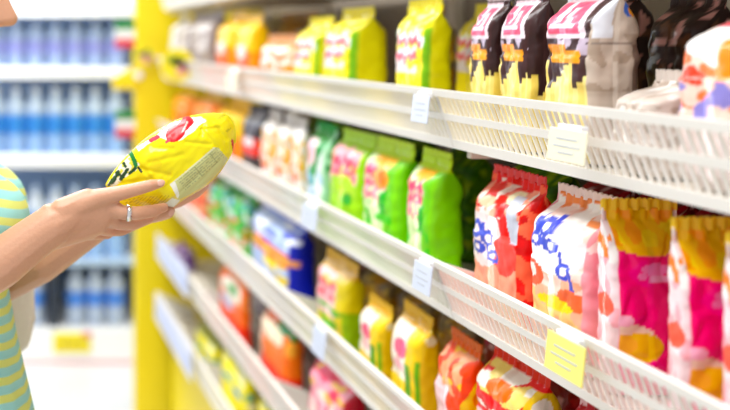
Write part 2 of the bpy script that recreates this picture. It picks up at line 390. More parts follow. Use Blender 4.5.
D['redorange'] = [('a','B','#e2583a'),('a','N',4,.05,0,1,'#f4c8a0'),('a','N',5,.2,0,1,'#c83028'),('a','N',5,.28,.4,1,'#f0b030')]
D['mustard'] = [('a','B','#e0cc2c'),('f','R',0,.75,.1,.8,'#f5d4d4'),('f','S',.05,.7,.6,.08,.07,'#ea6470'),('f','S',.1,.7,.42,.08,.06,'#ea7078'),('a','R',0,1,.80,1,'#dcae34'),('f','N',4,.1,.0,.25,'#5cb02a'),('f','N',5,.2,.6,1,'#f0c87a'),('n','R',0,1,0,.3,'#98b828')]
D['yelwhite'] = [('a','B','#efd022'),('f','R',0,.66,.1,.86,'#f7efe2'),('f','E',.42,.50,.24,.13,'#e26a86'),('f','E',.4,.26,.2,.08,'#f2bcc4'),('a','R',0,1,.84,1,'#e6b626'),('f','R',.66,.84,.0,.36,'#5a9c24'),('n','B','#e6c21e'),('n','R',.0,.2,.0,.45,'#6aa828'),('n','E',.5,.78,.3,.06,'#f0e4c0')]
D['tri'] = [('a','B','#ee5a2c'),('f','R',0,.55,0,.5,'#f4d4d8'),('f','N',4,.1,.4,.9,'#f6b08a'),('n','T',.5,.25,.7,.55,'#f3d034'),('n','E',.5,.42,.16,.09,'#e88a2c'),('f','N',4,.2,.5,1,'#f3cc3c'),('n','R',0,1,0,.2,'#f0b0b8'),('a','R',0,1,.9,1,'#e0702c')]
D['redyel'] = [('a','B','#e2201e'),('f','N',3,.0,.5,.9,'#f4dc8a'),('f','N',4,.1,.45,.9,'#f8f0e4'),('f','E',.5,.7,.22,.1,'#ee7a34'),('n','R',0,1,.55,.85,'#f2cc4a'),('n','E',.4,.7,.25,.09,'#f8eede'),('f','R',0,.4,0,.4,'#f2c4c4'),('a','R',0,1,.9,1,'#d8482c'),('n','B','#e01c20') if False else ('n','N',4,.3,0,.5,'#c81418')]
D['maroon'] = [('a','B','#8c1622'),('a','N',4,.15,0,1,'#b83038'),('a','N',5,.3,.3,1,'#f0c8c8')]
D['dark'] = [('a','B','#3a2a26'),('a','N',4,.2,0,1,'#6a4a38'),('a','N',5,.34,0,1,'#d8a8a0')]
D['ochre'] = [('a','B','#b88a2c'),('a','N',4,.1,0,1,'#8a7a5c'),('a','N',5,.25,0,1,'#e0c060')]
D['carrot'] = [('a','B','#f07820'),('f','E',.55,.62,.42,.22,'#f3ead8'),('f','E',.62,.66,.2,.10,'#1f9038'),('f','E',.4,.28,.3,.12,'#a8bcd8'),('a','R',0,1,.88,1,'#f3a24a'),('n','N',4,.2,.2,.7,'#f6b478'),('a','R',0,1,0,.07,'#e04a1c')]
D['leaf'] = [('a','B','#f0801a'),('f','E',.5,.66,.36,.16,'#f6e8cc'),('n','E',.35,.84,.34,.07,'#1c8a3c'),('f','E',.75,.86,.26,.07,'#1c8a3c'),('n','E',.3,.62,.28,.14,'#f7b060'),('f','R',.0,.2,0,.8,'#f3d8c0'),('a','R',0,1,0,.1,'#e2481c'),('n','N',4,.2,0,.5,'#d8601a')]
D['pinkred'] = [('a','B','#f2a8b4'),('a','N',4,.05,.2,1,'#e8506a'),('a','N',4,.15,0,.6,'#f8e4dc'),('a','N',5,.25,.4,1,'#f2c24a'),('n','B','#b02038')]
D['tealdot'] = [('a','B','#fbee30'),('f','N',4,.1,.5,.9,'#f6f0c0'),('a','R',0,1,.80,1,'#9a9a24'),('f','E',.35,.42,.22,.07,'#1fa0b0'),('f','E',.75,.36,.2,.06,'#2090c0'),('n','E',.4,.45,.25,.08,'#1f9a94'),('n','E',.5,.25,.3,.07,'#f6f2d8')]
D['purple'] = [('a','B','#5a2a78'),('a','N',4,.1,0,1,'#c8b8d8'),('a','N',4,.25,0,1,'#3a1a50')]
D['lavgrey'] = [('a','B','#b8b2bc'),('a','N',4,.1,0,1,'#8c8694')]

def packet(r, u0, u1, dep, vtop, key, label, name='snack_bag', cat='snack bag', group=None, xp=0.664, turn=False, rz=0.0, tilt=0.0, res=None, h=None):
    ya, yb = xp * F / u0, xp * F / u1
    w = (ya - yb) * 0.955; ym = (ya + yb) / 2
    z = ZC + FLO[r] + 0.002
    if h is None: h = (40 - vtop) * (ym - 0.0 if not turn else yb) / F + ZC - z
    h -= 0.012
    above = {'A': 'T', 'B': 'A', 'C': 'B', 'D': 'C', 'E': 'D'}[r]
    h = min(h, FLO[above] - FLO[r] - 0.044)
    t = thing(name, label, cat, (xp + dep / 2, ym, z), 0, group)
    nt, na = res or (44, 72)
    if turn: me, ms = pouch_mesh(key, dep, w, h, D[key], nt, na)
    else: me, ms = pouch_mesh(key, w, dep, h, D[key], nt, na)
    t.rotation_euler = (0, tilt, (PI / 2 if turn else 0) + rz)
    link('pouch', me, None, t); link('top_seal', ms, None, t)
    return t
G = {'A': 'snack bags on the upper row', 'B': 'packets on the middle row', 'C': 'packets on the third row', 'D': 'packets on the fourth row', 'E': 'packets on the fifth row', 'F': 'packets on the lowest row'}
HI = (84, 190)
PK = [
 # upper row
 ('A',169.5,175,.08,14,'white','small white bag at the far end of the upper row beside round yellow signs'),
 ('A',176,189,.10,13,'greybrown','grey brown bag behind the round yellow sign on the upper row'),
 ('A',190,208,.09,10,'greybrown','grey brown bag left of the yellow bags with red bottoms'),
 ('A',213,231,.09,11,'yelorange','left yellow bag with orange red bottom on the upper row'),
 ('A',233,250,.06,13,'yelorange','right yellow bag with orange red bottom on the upper row'),
 ('A',256,287,.05,34,'orangewhite','low orange and white bag on the upper row, left of the bright yellow bags'),
 ('A',290,317,.07,16,'yellow','farthest bright yellow snack bag with pink lettering on the upper row'),
 ('A',320,350,.08,7,'yellow','middle bright yellow snack bag with pink lettering on the upper row'),
 ('A',390,427,.048,-2,'yellow','nearest bright yellow snack bag with green stripe, next to the brown bags'),
 ('A',466,491,.05,-12,'darkfries','farthest dark brown fries bag with pink logo, beside the yellow bag'),
 ('A',494,531,.045,-16,'darkfries','middle one of three dark brown fries bags with pink logo'),
 ('A',537,593,.063,-22,'darkbeige','nearest dark brown fries bag, its beige back panel showing'),
 ('A',606,655,.09,70,'greige','low greyish clear wrapped packet in front of the beige bag panel'),
 ('A',668,760,.12,-8,'messy','orange, red and white bag at the right edge of the upper row'),
 # middle row
 ('B',169.5,186,.08,88,'orangebrown','farthest orange brown packet of the middle row, just above the held bag'),
 ('B',189,210,.09,90,'orangebrown','orange brown packet of the middle row, second from the far end'),
 ('B',214,237,.09,92,'yelorange','yellow topped packet on the middle row behind the held yellow bag'),
 ('B',241,256,.05,104,'blackred','black and red packet on the middle row right of the held bag'),
 ('B',259,270,.05,104,'whiteorange','leftmost of three slim white and orange packets on the middle row'),
 ('B',273,285,.05,106,'whiteorange','central one of three slim white and orange packets'),
 ('B',290,299,.03,108,'whiteorange','rightmost of three slim white and orange packets, beside the green leaf packet'),
 ('B',303,325,.05,122,'greenwhite','white packet with a dark green leaf on the middle row'),
 ('B',327,357,.06,130,'limepink','lime and pink packet right of the white green leaf packet'),
 ('B',358,396,.058,126,'limeoval','lime green packet with an orange oval, second of the lime packets from right'),
 ('B',402,432,.056,137,'lime','nearest lime green packet with plain lime side panel and pink logo'),
 ('B',466,522,.06,160,'redpack','crumpled red packet with white and blue lower half on the middle row'),
 ('B',523,588,.07,188,'script','large white and peach packet with blue script on the middle row'),
 ('B',592,613,.085,180,'pink','magenta packet with gold top next to the blue script packet',1),
 ('B',662,684,.085,208,'pink','second magenta packet with gold top, nearer the right edge',1),
 ('B',716,740,.085,222,'pink','magenta packet cut off by the right edge of the picture',1),
 # third row
 ('C',169.5,184,.08,158,'redorange','farthest red and orange packet of the third row'),
 ('C',187,203,.08,162,'redorange','red and orange packet beside the green vegetable packets, third row'),
 ('C',206,222,.08,166,'veg','left green vegetable packet on the third row below the held bag'),
 ('C',224,243,.07,178,'veg','right green vegetable packet on the third row beside the blue bag'),
 ('C',246,292,.07,196,'blue','big blue bag with red and yellow band on the third row'),
 ('C',313,344,.05,254,'mustard','pink and white packet with mustard top, third row'),
 ('C',356,381,.04,298,'yelwhite','left yellow packet with white front and pink oval, third row'),
 ('C',387,419,.045,307,'yelwhite','right yellow packet with white front and pink oval, third row'),
 ('C',431,463,.05,334,'tri','orange red packet with yellow triangle on its side, third row'),
 ('C',470,523,.06,334,'redyel','bright red packet with white and yellow top, third row'),
 ('C',546,592,.07,366,'maroon','dark red packet at the lower edge right of the bright red one'),
 ('C',598,650,.07,388,'maroon','dark red packet lowest at the bottom edge under the yellow price tag'),
 # fourth row
 ('D',169.5,178,.07,244,'purple','small purple packet alone at the far end of the fourth row'),
 ('D',217,242,.035,263,'carrot','orange packet with white and green front, left one of the fourth row'),
 ('D',256,287,.05,310,'leaf','orange packet with green leaf at its top, right one of the fourth row'),
 ('D',306,344,.05,352,'pinkred','pink and red packet at the bottom edge below white price tag'),
 # fifth row
 ('E',193,211,.05,330,'tealdot','farthest yellow packet with teal dots and olive top, fifth row'),
 ('E',252,286,.05,372,'tealdot','yellow packet with teal dots nearest the camera on the fifth row, bottom edge'),
 ('E',218,244,.05,346,'tealdot','middle yellow packet with teal dots and olive top, fifth row'),
]
for q in PK:
    r, u0, u1, d, vt, key, lab = q[:7]
    turn = len(q) > 7
    packet(r, u0, u1, d, vt, key, lab, 'snack_bag' if r == 'A' else 'food_packet', 'snack bag' if r == 'A' else 'packet', G[r],
           turn=turn, rz=0 if turn else random.uniform(-.05, .05), res=HI if u1 > 440 else None)
# second rank, standing behind the front packets
RK = [
 ('A',452,486,.07,2,'yellow','yellow bag half hidden behind the farthest brown fries bag'),
 ('A',640,690,.07,-14,'dark','dark bag standing behind the orange and white bag, upper right'),
 ('A',700,770,.07,-4,'dark','dark bag at the back of the upper row by the right edge'),
 ('A',560,610,.07,-20,'dark','dark bag at the back of the upper row behind the beige panel'),
 ('A',270,300,.07,12,'ochre','ochre bag at the back behind the low orange and white bag'),
 ('A',395,425,.07,6,'ochre','ochre bag at the back between two bright yellow bags'),
 ('A',225,245,.07,14,'ochre','ochre bag at the back behind the orange bottomed yellow bags'),
 ('B',495,545,.07,152,'greentop','dark green packet at the back behind the crumpled red packet'),
 ('B',560,606,.07,166,'maroon','dark red packet at the back behind the blue script packet'),
 ('B',612,660,.07,172,'maroon','dark red packet at the back behind the first magenta packet'),
 ('B',668,720,.07,184,'maroon','dark red packet at the back between the magenta packets'),
 ('B',730,790,.07,196,'maroon','dark red packet at the back by the right edge'),
 ('B',380,410,.07,122,'greentop','dark green packet at the back behind the lime packets'),
 ('B',430,462,.07,140,'greentop','green packet at the back right of the nearest lime packet'),
 ('B',300,330,.07,112,'greentop','green packet at the back above the white green leaf packet'),
 ('B',250,275,.07,98,'dark','dark packet at the back behind the slim orange packets'),
 ('C',330,352,.07,236,'dark','dark packet at the back right of the blue bag'),
 ('C',356,386,.07,262,'ochre','ochre packet at the back behind left yellow packet, third row'),
 ('C',392,424,.07,280,'ochre','ochre packet at the back behind right yellow packet, third row'),
 ('C',432,470,.07,300,'ochre','ochre packet at the back behind the orange red packet'),
 ('C',478,520,.07,322,'maroon','dark red packet at the back behind the bright red packet'),
 ('C',540,590,.07,340,'maroon','dark red packet at the back of the third row, rightmost'),
 ('D',250,270,.07,258,'lavgrey','grey packet at the back between the two orange packets'),
 ('D',300,330,.07,316,'dark','dark packet at the back right of the orange leaf packet'),
 ('E',250,275,.07,336,'ochre','ochre packet at the back behind the teal dotted packets'),
]
for r, u0, u1, d, vt, key, lab in RK:
    packet(r, u0, u1, d, vt, key, lab, 'snack_bag' if r == 'A' else 'food_packet', 'snack bag' if r == 'A' else 'packet', G[r], xp=0.80, rz=random.uniform(-.08, .08))

# ------------------------------------------------------------------ round signs, bracket, flag cards at the far end
def round_sign(u, v, y, r, label, seed):
    p = P(u, v, y)
    t = thing('round_sign', label, 'sign', p, 0, 'round yellow signs')
    t.rotation_euler = (PI / 2, 0, 0)
    bm = bmesh.new(); lathe(bm, [(r * .98, -0.002), (r, -0.001), (r, 0.001), (r * .98, 0.002)], 40); obj('disc', bm, mat('sign yellow', '#f3e21c', 0.4), t)
    random.seed(seed)
    bm = bmesh.new()
    for k in range(9):
        x, yy = random.uniform(-.5, .3) * r, random.uniform(.0, .5) * r
        bmesh.ops.create_circle(bm, cap_ends=True, radius=r * .16, segments=10, matrix=Matrix.Translation((x, yy, 0.003)) @ Matrix.Scale(1.6, 4, (1, 0.4, 0)))
    g = bmesh.ops.extrude_face_region(bm, geom=bm.faces[:])
    bmesh.ops.translate(bm, vec=(0, 0, 0.001), verts=[e for e in g['geom'] if isinstance(e, bmesh.types.BMVert)])
    o = obj('green_print', bm, mat('sign green', '#a8c040', 0.5), t)
    bm = bmesh.new()
    for k in range(7):
        x, yy = random.uniform(-.2, .6) * r, random.uniform(-.45, .05) * r
        bmesh.ops.create_circle(bm, cap_ends=True, radius=r * .17, segments=10, matrix=Matrix.Translation((x, yy, 0.005)))
    g = bmesh.ops.extrude_face_region(bm, geom=bm.faces[:])
    bmesh.ops.translate(bm, vec=(0, 0, 0.001), verts=[e for e in g['geom'] if isinstance(e, bmesh.types.BMVert)])
    obj('pink_print', bm, mat('sign pink', '#f0a0a8', 0.5), t)
    bm = bmesh.new(); box(bm, r * .6, r * 1.3, -.003, .003, -.0035, -.0022); obj('stem', bm, M_clip, t)
round_sign(177.5, 65, 3.34, .055, 'larger round yellow sign with green and pink print at the shelf end', 3)
round_sign(145, 57, 4.03, .052, 'smaller round yellow sign on the yellow end panel', 5)
p = P(124, 78, 4.05)
br = thing('yellow_bracket', 'yellow bracket sticking out from the end panel toward the bottle fridge', 'bracket', p)
bm = bmesh.new()
hexa(bm, [(-.045, 0, -.045), (.05, 0, -.045), (.05, .03, -.045), (-.045, .03, -.045), (-.045, 0, -.005), (.05, 0, .05), (.05, .03, .05), (-.045, .03, -.005)])
obj('plate', bm, M_yellow, br)
bm = bmesh.new(); lathe(bm, [(.016, -.006), (.018, 0), (.014, .006)], 20); o = obj('cap_disc', bm, M_fwhite, br); o.location = (.058, -.006, .012); o.rotation_euler = (PI / 2, 0, 0)
for k, (v, lab) in enumerate(((34, 'upper green, white and red card at the edge of the yellow panel beside the fridge'), (124, 'lower green, white and red card at the edge of the yellow panel beside the fridge'))):
    p = P(124, v, 4.07); p.x = .549 - .040
    t = thing('tricolour_card', lab, 'card', p, 0, 'green white and red cards')
    for nm, z0, z1, cc in (('green_field', .018, .055, '#1f8a3c'), ('white_field', -.020, .018, '#eef0ee'), ('red_field', -.055, -.020, '#dc3040')):
        obj(nm, rbox(-.040, .040, -.004, .004, z0, z1, .001, 1), mat('card ' + nm, cc, 0.5), t)

# ------------------------------------------------------------------ fridge with bottles
YF = 4.72
def zf(v): return ZC - (v - 40) * YF / F
fr = thing('drinks_fridge', 'open white drinks fridge full of blue water bottles at the end of the aisle', 'fridge', (0, YF, 0))
def fpart(name, x0, x1, y0, y1, z0, z1, m, lab=None, r=0.004):
    o = obj(name, rbox(x0, x1, y0, y1, z0, z1, r), m, fr)
    if lab: o['label'] = lab
    return o
XL, XRR = -1.30, 0.66
fpart('rear_wall', XL, XRR, .62, .66, 0.05, 2.2, M_fblue, 'pale blue rear wall')
fpart('side_wall', XL - .04, XL, 0, .66, 0.0, 2.2, M_fwhite); fpart('side_wall', XRR, XRR + .04, 0, .66, 0.0, 2.2, M_fwhite)
fpart('canopy', XL, XRR, 0, .66, 2.06, 2.2, M_fwhite)
fpart('plinth', XL, XRR, 0.0, .62, 0.018, zf(329), M_fwhite)
fpart('skirting', XL, XRR, -.004, .02, 0.0, 0.018, mat('pink skirting', '#f0c4c4', 0.5), 'thin pale pink skirting')
SH = [(9, 15), (73, 11), (161, 13), (262, 7)]
SHZ = []
for v, th in SH:
    zc_, hh = zf(v), th * YF / F / 2
    SHZ.append(zc_ + hh * 0.2)
    fpart('shelf', XL, XRR, .03, .60, zc_ - hh * .6, zc_ + hh * .2, mat('fridge shelf', '#eef3f8', 0.4))
    fpart('price_rail', XL, XRR, -.012, .03, zc_ - hh, zc_ + hh, M_fwhite if th > 8 else mat('blue rail', '#b4cdea', .4), None if th > 8 else 'pale blue price rail')
fpart('divider', .235, .275, .02, .62, zf(329), zf(266), M_fdark, 'dark upright divider in the lowest bay')
SHZ.append(zf(329))
def bottle_meshes(kind, H, R):
    bm = bmesh.new()
    prof = [(R * .8, 0), (R * .97, .012), (R, .03)]
    for k in range(6):
        z = .05 + k * H * .085; prof += [(R, z), (R * .955, z + H * .02), (R, z + H * .04)]
    prof += [(R, H * .66), (R * .92, H * .74), (R * .62, H * .83), (R * .36, H * .90), (R * .32, H * .93)]
    lathe(bm, prof, 22); b = bpy.data.meshes.new('body'); bmesh.ops.recalc_face_normals(bm, faces=bm.faces[:]); bm.to_mesh(b); bm.free()
    bm = bmesh.new(); lathe(bm, [(R * .40, H * .925), (R * .42, H * .93), (R * .42, H * .99), (R * .36, H)], 18); c = bpy.data.meshes.new('cap'); bmesh.ops.recalc_face_normals(bm, faces=bm.faces[:]); bm.to_mesh(c); bm.free()
    bm = bmesh.new(); lathe(bm, [(R * 1.005, H * .34), (R * 1.02, H * .345), (R * 1.02, H * .60), (R * 1.005, H * .605)], 22); l = bpy.data.meshes.new('label'); bmesh.ops.recalc_face_normals(bm, faces=bm.faces[:]); bm.to_mesh(l); bm.free()
    bm = bmesh.new(); lathe(bm, [(R * 1.0, H * .655), (R * 1.01, H * .665), (R * .935, H * .74), (R * .65, H * .83), (R * .40, H * .90), (R * .36, H * .93)], 22); h_ = bpy.data.meshes.new('shoulder'); bmesh.ops.recalc_face_normals(bm, faces=bm.faces[:]); bm.to_mesh(h_); bm.free()
    cols = {'pale': ('#98acd2', '#b8c4de', '#9096d8', '#9fb4d8'), 'bright': ('#93b8e6', '#e8eef8', '#2f8ade', '#c6daf2'), 'navy': ('#9cc2ee', '#b8d0f0', '#5a9ae4', '#dbe7f6'), 'clear': ('#b8c8e0', '#c4d2e6', '#4a8ae8', '#c6d4e8')}[kind]
    for me, cc, nm, ro in ((b, cols[0], 'bottle ', .15), (c, cols[1], 'cap ', .4), (l, cols[2], 'label ', .35), (h_, cols[3], 'shoulder ', .3)):
        me.materials.append(mat(nm + kind, cc, ro, trans=0.0))
        for p in me.polygons: p.use_smooth = True
    return b, c, l, h_
rows = [('pale', SHZ[1], .245, .0455), ('bright', SHZ[2], .335, .0465), ('navy', SHZ[3], .345, .0465), ('clear', SHZ[4], .265, .044)]
rown = ['top', 'second', 'third', 'bottom']
ordn = ['first', 'second', 'third', 'fourth', 'fifth', 'sixth', 'seventh']
for ri, (kind, z, H, R) in enumerate(rows):
    b, c, l, h_ = bottle_meshes(kind, H, R)
    for k in range(7):
        x = -.02 + k * .0958
        big = {'pale': 'pale lavender bottle', 'bright': 'bright blue water bottle with white cap', 'navy': 'light blue water bottle with pale shoulder', 'clear': 'clear bottle with blue label'}[kind]
        if ri == 3 and 0.185 < x < 0.325: continue
        t = thing('water_bottle', '%s, %s from the left on the %s fridge shelf' % (big, ordn[k], rown[ri]), 'bottle', (x, YF + .10, z + .001), random.uniform(0, 6), 'bottles in the drinks fridge')
        link('body', b, None, t); link('cap', c, None, t); link('label', l, None, t); link('shoulder', h_, None, t)
        t2 = None
sg = thing('yellow_sign', 'small yellow price sign on the white plinth of the fridge', 'sign', P(72, 343, YF - .012))
obj('card', rbox(-.088, .088, 0, .006, -.045, .045, .002, 1), mat('bright yellow card', '#f7e418', .4), sg)
bm = bmesh.new()
for k, (a, b_) in enumerate(((-.06, -.02), (-.01, .02), (.03, .06))): box(bm, a, b_, -.0015, 0, -.012, .006)
obj('print', bm, mat('ochre print', '#b89a20', .5), sg)
bm = bmesh.new(); box(bm, .05, .092, -.003, 0, .028, .05); obj('corner_mark', bm, mat('red mark', '#e06070', .5), sg)

# ------------------------------------------------------------------ the held bag
poly = [(105,185),(110,176),(116,168),(122,160.5),(129.5,153),(138,145),(148,136.5),(157,130.5),(167,124.5),(176,120),(186,116.5),(196,114.6),(207,113.2),(215,112.6),(222,113.2),(228,116),(232,121),(234.5,128),(235.3,135),(235,142),(233.5,149),(231,155),(227.5,161),(222,169.5),(215.5,177.5),(209,183.5),(202,188.5),(194,193.5),(186,198),(179,203),(172.5,207.5),(168,206.5),(164,205),(156,205.5),(148,206),(141,206.8),(135,207.5),(129,208),(123,207.5),(120,204),(115,197),(109,190)]
YP = 1.290
cxp, cyp = 170.0, 163.0
def boundary(n):
    # dense resample of the closed outline by angle around the centre
    pts = [Vector((a, b)) for a, b in poly]; out = []
    for i in range(n):
        a = 2 * PI * i / n; d = Vector((math.cos(a), math.sin(a))); best = None
        for p, q in zip(pts, pts[1:] + pts[:1]):
            e = q - p; den = d.x * e.y - d.y * e.x
            if abs(den) < 1e-9: continue
            w = p - Vector((cxp, cyp)); t = (w.x * e.y - w.y * e.x) / den; s = (w.x * d.y - w.y * d.x) / den
            if t > 0 and -1e-6 <= s <= 1 + 1e-6 and (best is None or t > best): best = t
        out.append(best)
    return out
def inpoly(x, y, pts):
    c = False; j = len(pts) - 1
    for i in range(len(pts)):
        if (pts[i][1] > y) != (pts[j][1] > y) and x < (pts[j][0] - pts[i][0]) * (y - pts[i][1]) / (pts[j][1] - pts[i][1]) + pts[i][0]: c = not c
        j = i
    return c
def seg(x, y, a, b):
    p, q, r = Vector((x, y)), Vector(a), Vector(b); e = r - q
    t = max(0, min(1, (p - q).dot(e) / e.length_squared)); return (p - q - e * t).length
info = [(166,181),(209,145),(214,145.5),(219.5,152),(226,158),(214,174),(200,185),(184,194.5),(175,197)]
white_top = [(136,147),(148,138.5),(158,132),(170,124),(184,118),(199,116),(204,120),(196,124),(190,130),(183,134),(178,138),(168,140),(158,136),(146,143),(137,150)]
leafzone = [(106,186),(112,176),(120,164),(130,154),(137,162),(134,168),(124,176),(114,186)]
def held_col(x, y, back=False):
    n = noise.noise(Vector((x * .09, y * .09, 3.1)))
    c = '#f6e60a'
    if back: return c
    if n > .25: c = '#f2dc10'
    # direction along the long axis
    ax = (x - 112) * .876 + (y - 194) * -.483; ay = (x - 112) * .483 + (y - 194) * .876
    if inpoly(x, y, white_top): c = '#fbf4f0'
    if ((x - 172.5) * .80 - (y - 131.5) * .60) ** 2 / 120 + ((x - 172.5) * .60 + (y - 131.5) * .80) ** 2 / 46 < 1: c = '#d8131c'
    if seg(x, y, (177, 128), (187, 119.5)) < 4.4: c = '#d41420'
    if seg(x, y, (179, 130), (185, 121)) < 0.7: c = '#f4b4a8'
    if seg(x, y, (149, 139.5), (156, 135.5)) < 1.7: c = '#d8324a'
    if seg(x, y, (163, 140), (166, 138)) < 1.2: c = '#e05060'
    if inpoly(x, y, leafzone):
        c = '#eef0da'
        m = noise.noise(Vector((x * .28, y * .28, 1.7)))
        if m > .10: c = '#ddd83a'
        for a, b in (((112, 182), (118, 171)), ((120, 178), (126, 168)), ((124, 165), (121, 158)), ((128, 172), (133, 166)), ((116, 172), (122, 176))):
            if seg(x, y, a, b) < 1.5: c = '#2c4a2a'
        if seg(x, y, (108, 186), (114, 176)) < 1.2: c = '#3a5a3a'
    if seg(x, y, (130, 152), (133.5, 163)) < 2.1: c = '#1f7a34'
    if seg(x, y, (128.5, 153), (130.5, 149.5)) < 1.3: c = '#1b6a30'
    if seg(x, y, (136, 165.5), (138.5, 169)) < 1.3: c = '#23331c'
    if inpoly(x, y, info):
        c = '#cfd08a'
        lx, ly = (x - 170) * .77 + (y - 178) * -.64, (x - 170) * .64 + (y - 178) * .77
        if 3 < lx < 60 and 1.5 < ly < 15:
            row = (ly - 1.5) / 2.4
            if row % 1 < .5 and noise.noise(Vector((lx * .6, int(row) * 3.3, 5))) > -.15: c = '#aeb078'
            if 24 < lx < 25.2 or 44 < lx < 45: c = '#a9aa70'
        if ly < .9: c = '#e9e7b8'
        if inpoly(x, y, [(166,181),(171,178),(176,192),(174,197),(170,190)]): c = '#f1f0e0'  # white highlight painted into the print at the panel's left end
    if ay > 27 and 30 < ax < 140 and not inpoly(x, y, info): c = '#e6cf5a'
    # crimp ticks at both ends
    if 112 < ax < 150 and ax > 116 and y < 132 and x > 212 and (ax * 0.55) % 1 < .42 and abs(ay + 20 - (x - 212) * .2) < 3.2: c = '#8c8a1c'
    if 124 < x < 166 and 190 < y < 204 and y > 192 + (166 - x) * .10 and ((x + .7 * y) * .30) % 1 < .28: c = '#cbb800'
    if seg(x, y, (230.5, 140), (232, 149)) < 1.7: c = '#d8402c'
    if seg(x, y, (224, 130), (229, 128)) < 1: c = '#c8b810'
    if inpoly(x, y, [(160,205),(169,195),(178,198),(172,208)]): c = '#e4e2cc'
    return c
CREASES = [((192,122),(214,146),.0030,2.2),((203,116),(197,133),.0035,2.0),((207,120),(224,138),.0028,2.0),((146,160),(178,152),.0020,2.5),((137,166),(166,172),.0024,2.2),((134,160),(150,178),.0022,2.0),
  ((160,186),(182,160),.0018,2.6),((182,140),(206,142),.0024,1.8),((216,128),(226,150),.0026,1.8),((120,182),(146,176),.0022,2.2),((150,146),(168,146),.0018,2.2),((198,128),(216,126),.0026,1.6),((170,196),(196,170),.0016,1.6),((188,188),(216,158),.0016,1.5)]
NA, NR = 340, 84
bd = boundary(NA)
bm = bmesh.new(); cols = []
layersv = []
for side in (-1, 1):
    rl = []
    for j in range(NR):
        r = (j + 0.0) / (NR - 1)
        ring = []
        for i in range(NA):
            a = 2 * PI * i / NA
            if side == 1 and j == NR - 1: ring.append(layersv[0][-1][i]); continue
            x = cxp + math.cos(a) * bd[i] * max(r, .004); y = cyp + math.sin(a) * bd[i] * max(r, .004)
            ax = (x - 112) * .876 + (y - 194) * -.483
            endf = max(0.0, min(1, min((ax - 2) / 40, (141 - ax) / 16)))
            th = 0.029 * (1 - r ** 3.6) ** .6 * (0.20 + .80 * endf ** .7)
            w1 = noise.noise(Vector((x * .055, y * .055, side * 2.0)))
            rid = 1 - abs(noise.noise(Vector((x * .05 + 4, y * .075, 7 + side)))) * 2
            w2 = noise.noise(Vector((ax * .03, (x + y) * .13, 2 + side)))
            fade = min(1, (1 - r) * 5)
            crk = (w1 * .0022 + w2 * .0010) * fade
            if side == -1 or True:
                for ca, cb, cd, cw in CREASES:
                    q = seg(x, y, ca, cb)
                    if q < cw * 2.5: crk -= 0.6 * cd * math.exp(-(q / cw) ** 2) * fade
            p = P(x, y, YP) + Vector((0, side * (th + 0.0012 * (1 - r ** 8)) + side * crk, 0))
            ring.append(bm.verts.new(p)); cols.append(hx(held_col(x, y, side == 1)))
        rl.append(ring)
    layersv.append(rl)
    for A, B in zip(rl, rl[1:]):
        for i in range(NA): bm.faces.new((A[i], A[(i + 1) % NA], B[(i + 1) % NA], B[i]))
    bm.faces.new(rl[0])
bmesh.ops.recalc_face_normals(bm, faces=bm.faces[:])
me = bpy.data.meshes.new('pouch'); bm.to_mesh(me); bm.free()
for p in me.polygons: p.use_smooth = True
at = me.color_attributes.new('print', 'FLOAT_COLOR', 'POINT'); at.data.foreach_set('color', [c for q in cols for c in q])
me.materials.append(M_heldfilm)
held = thing('snack_bag', 'bright yellow snack bag held in both hands, red blob logo and pale text panel', 'snack bag')
link('pouch', me, None, held)
# crimped end strip at the upper right end
bm = bmesh.new()
tube(bm, [P(x, y, YP) for x, y in ((222, 113.6), (228.5, 116.6), (232.6, 121.6), (234.8, 128.5), (235.4, 136), (234.8, 143))], .0016, 8)
o = obj('end_seal', bm, mat('yellow seal film', '#e8d818', .3), held)

# ------------------------------------------------------------------ the woman
YB = 1.40                       # her mid plane
def capsule(bm, a, b, ra, rb, sq=None, n=14):
    """tapered limb segment: hull of two balls (optionally squashed by a 3-vector)"""
    vs = []
    for c, r in ((Vector(a), ra), (Vector(b), rb)):
        for i in range(n // 2 + 1):
            th = PI * i / (n // 2)
            for k in range(n if 0 < i < n // 2 else 1):
                ph = 2 * PI * k / n
                v = Vector((math.sin(th) * math.cos(ph), math.sin(th) * math.sin(ph), math.cos(th))) * r
                if sq: v = Vector((v.x * sq[0], v.y * sq[1], v.z * sq[2]))
                vs.append(bm.verts.new(c + v))
    hull(bm, vs)
def hull(bm, vs):
    r = bmesh.ops.convex_hull(bm, input=vs)
    dead = [g for g in r['geom_interior'] if isinstance(g, bmesh.types.BMVert)]
    if dead: bmesh.ops.delete(bm, geom=dead, context='VERTS')
def ell(bm, items, n=20):
    """hull of ellipsoids (centre, radii)"""
    vs = []
    for c, r in items:
        for i in range(n // 2 + 1):
            th = PI * i / (n // 2)
            for k in range(n if 0 < i < n // 2 else 1):
                ph = 2 * PI * k / n
                vs.append(bm.verts.new((c[0] + r[0] * math.sin(th) * math.cos(ph), c[1] + r[1] * math.sin(th) * math.sin(ph), c[2] + r[2] * math.cos(th))))
    hull(bm, vs)
def chain(bm, pts, rad, sq=None):
    for (a, b), (ra, rb) in zip(zip(pts, pts[1:]), zip(rad, rad[1:])): capsule(bm, a, b, ra, rb, sq)
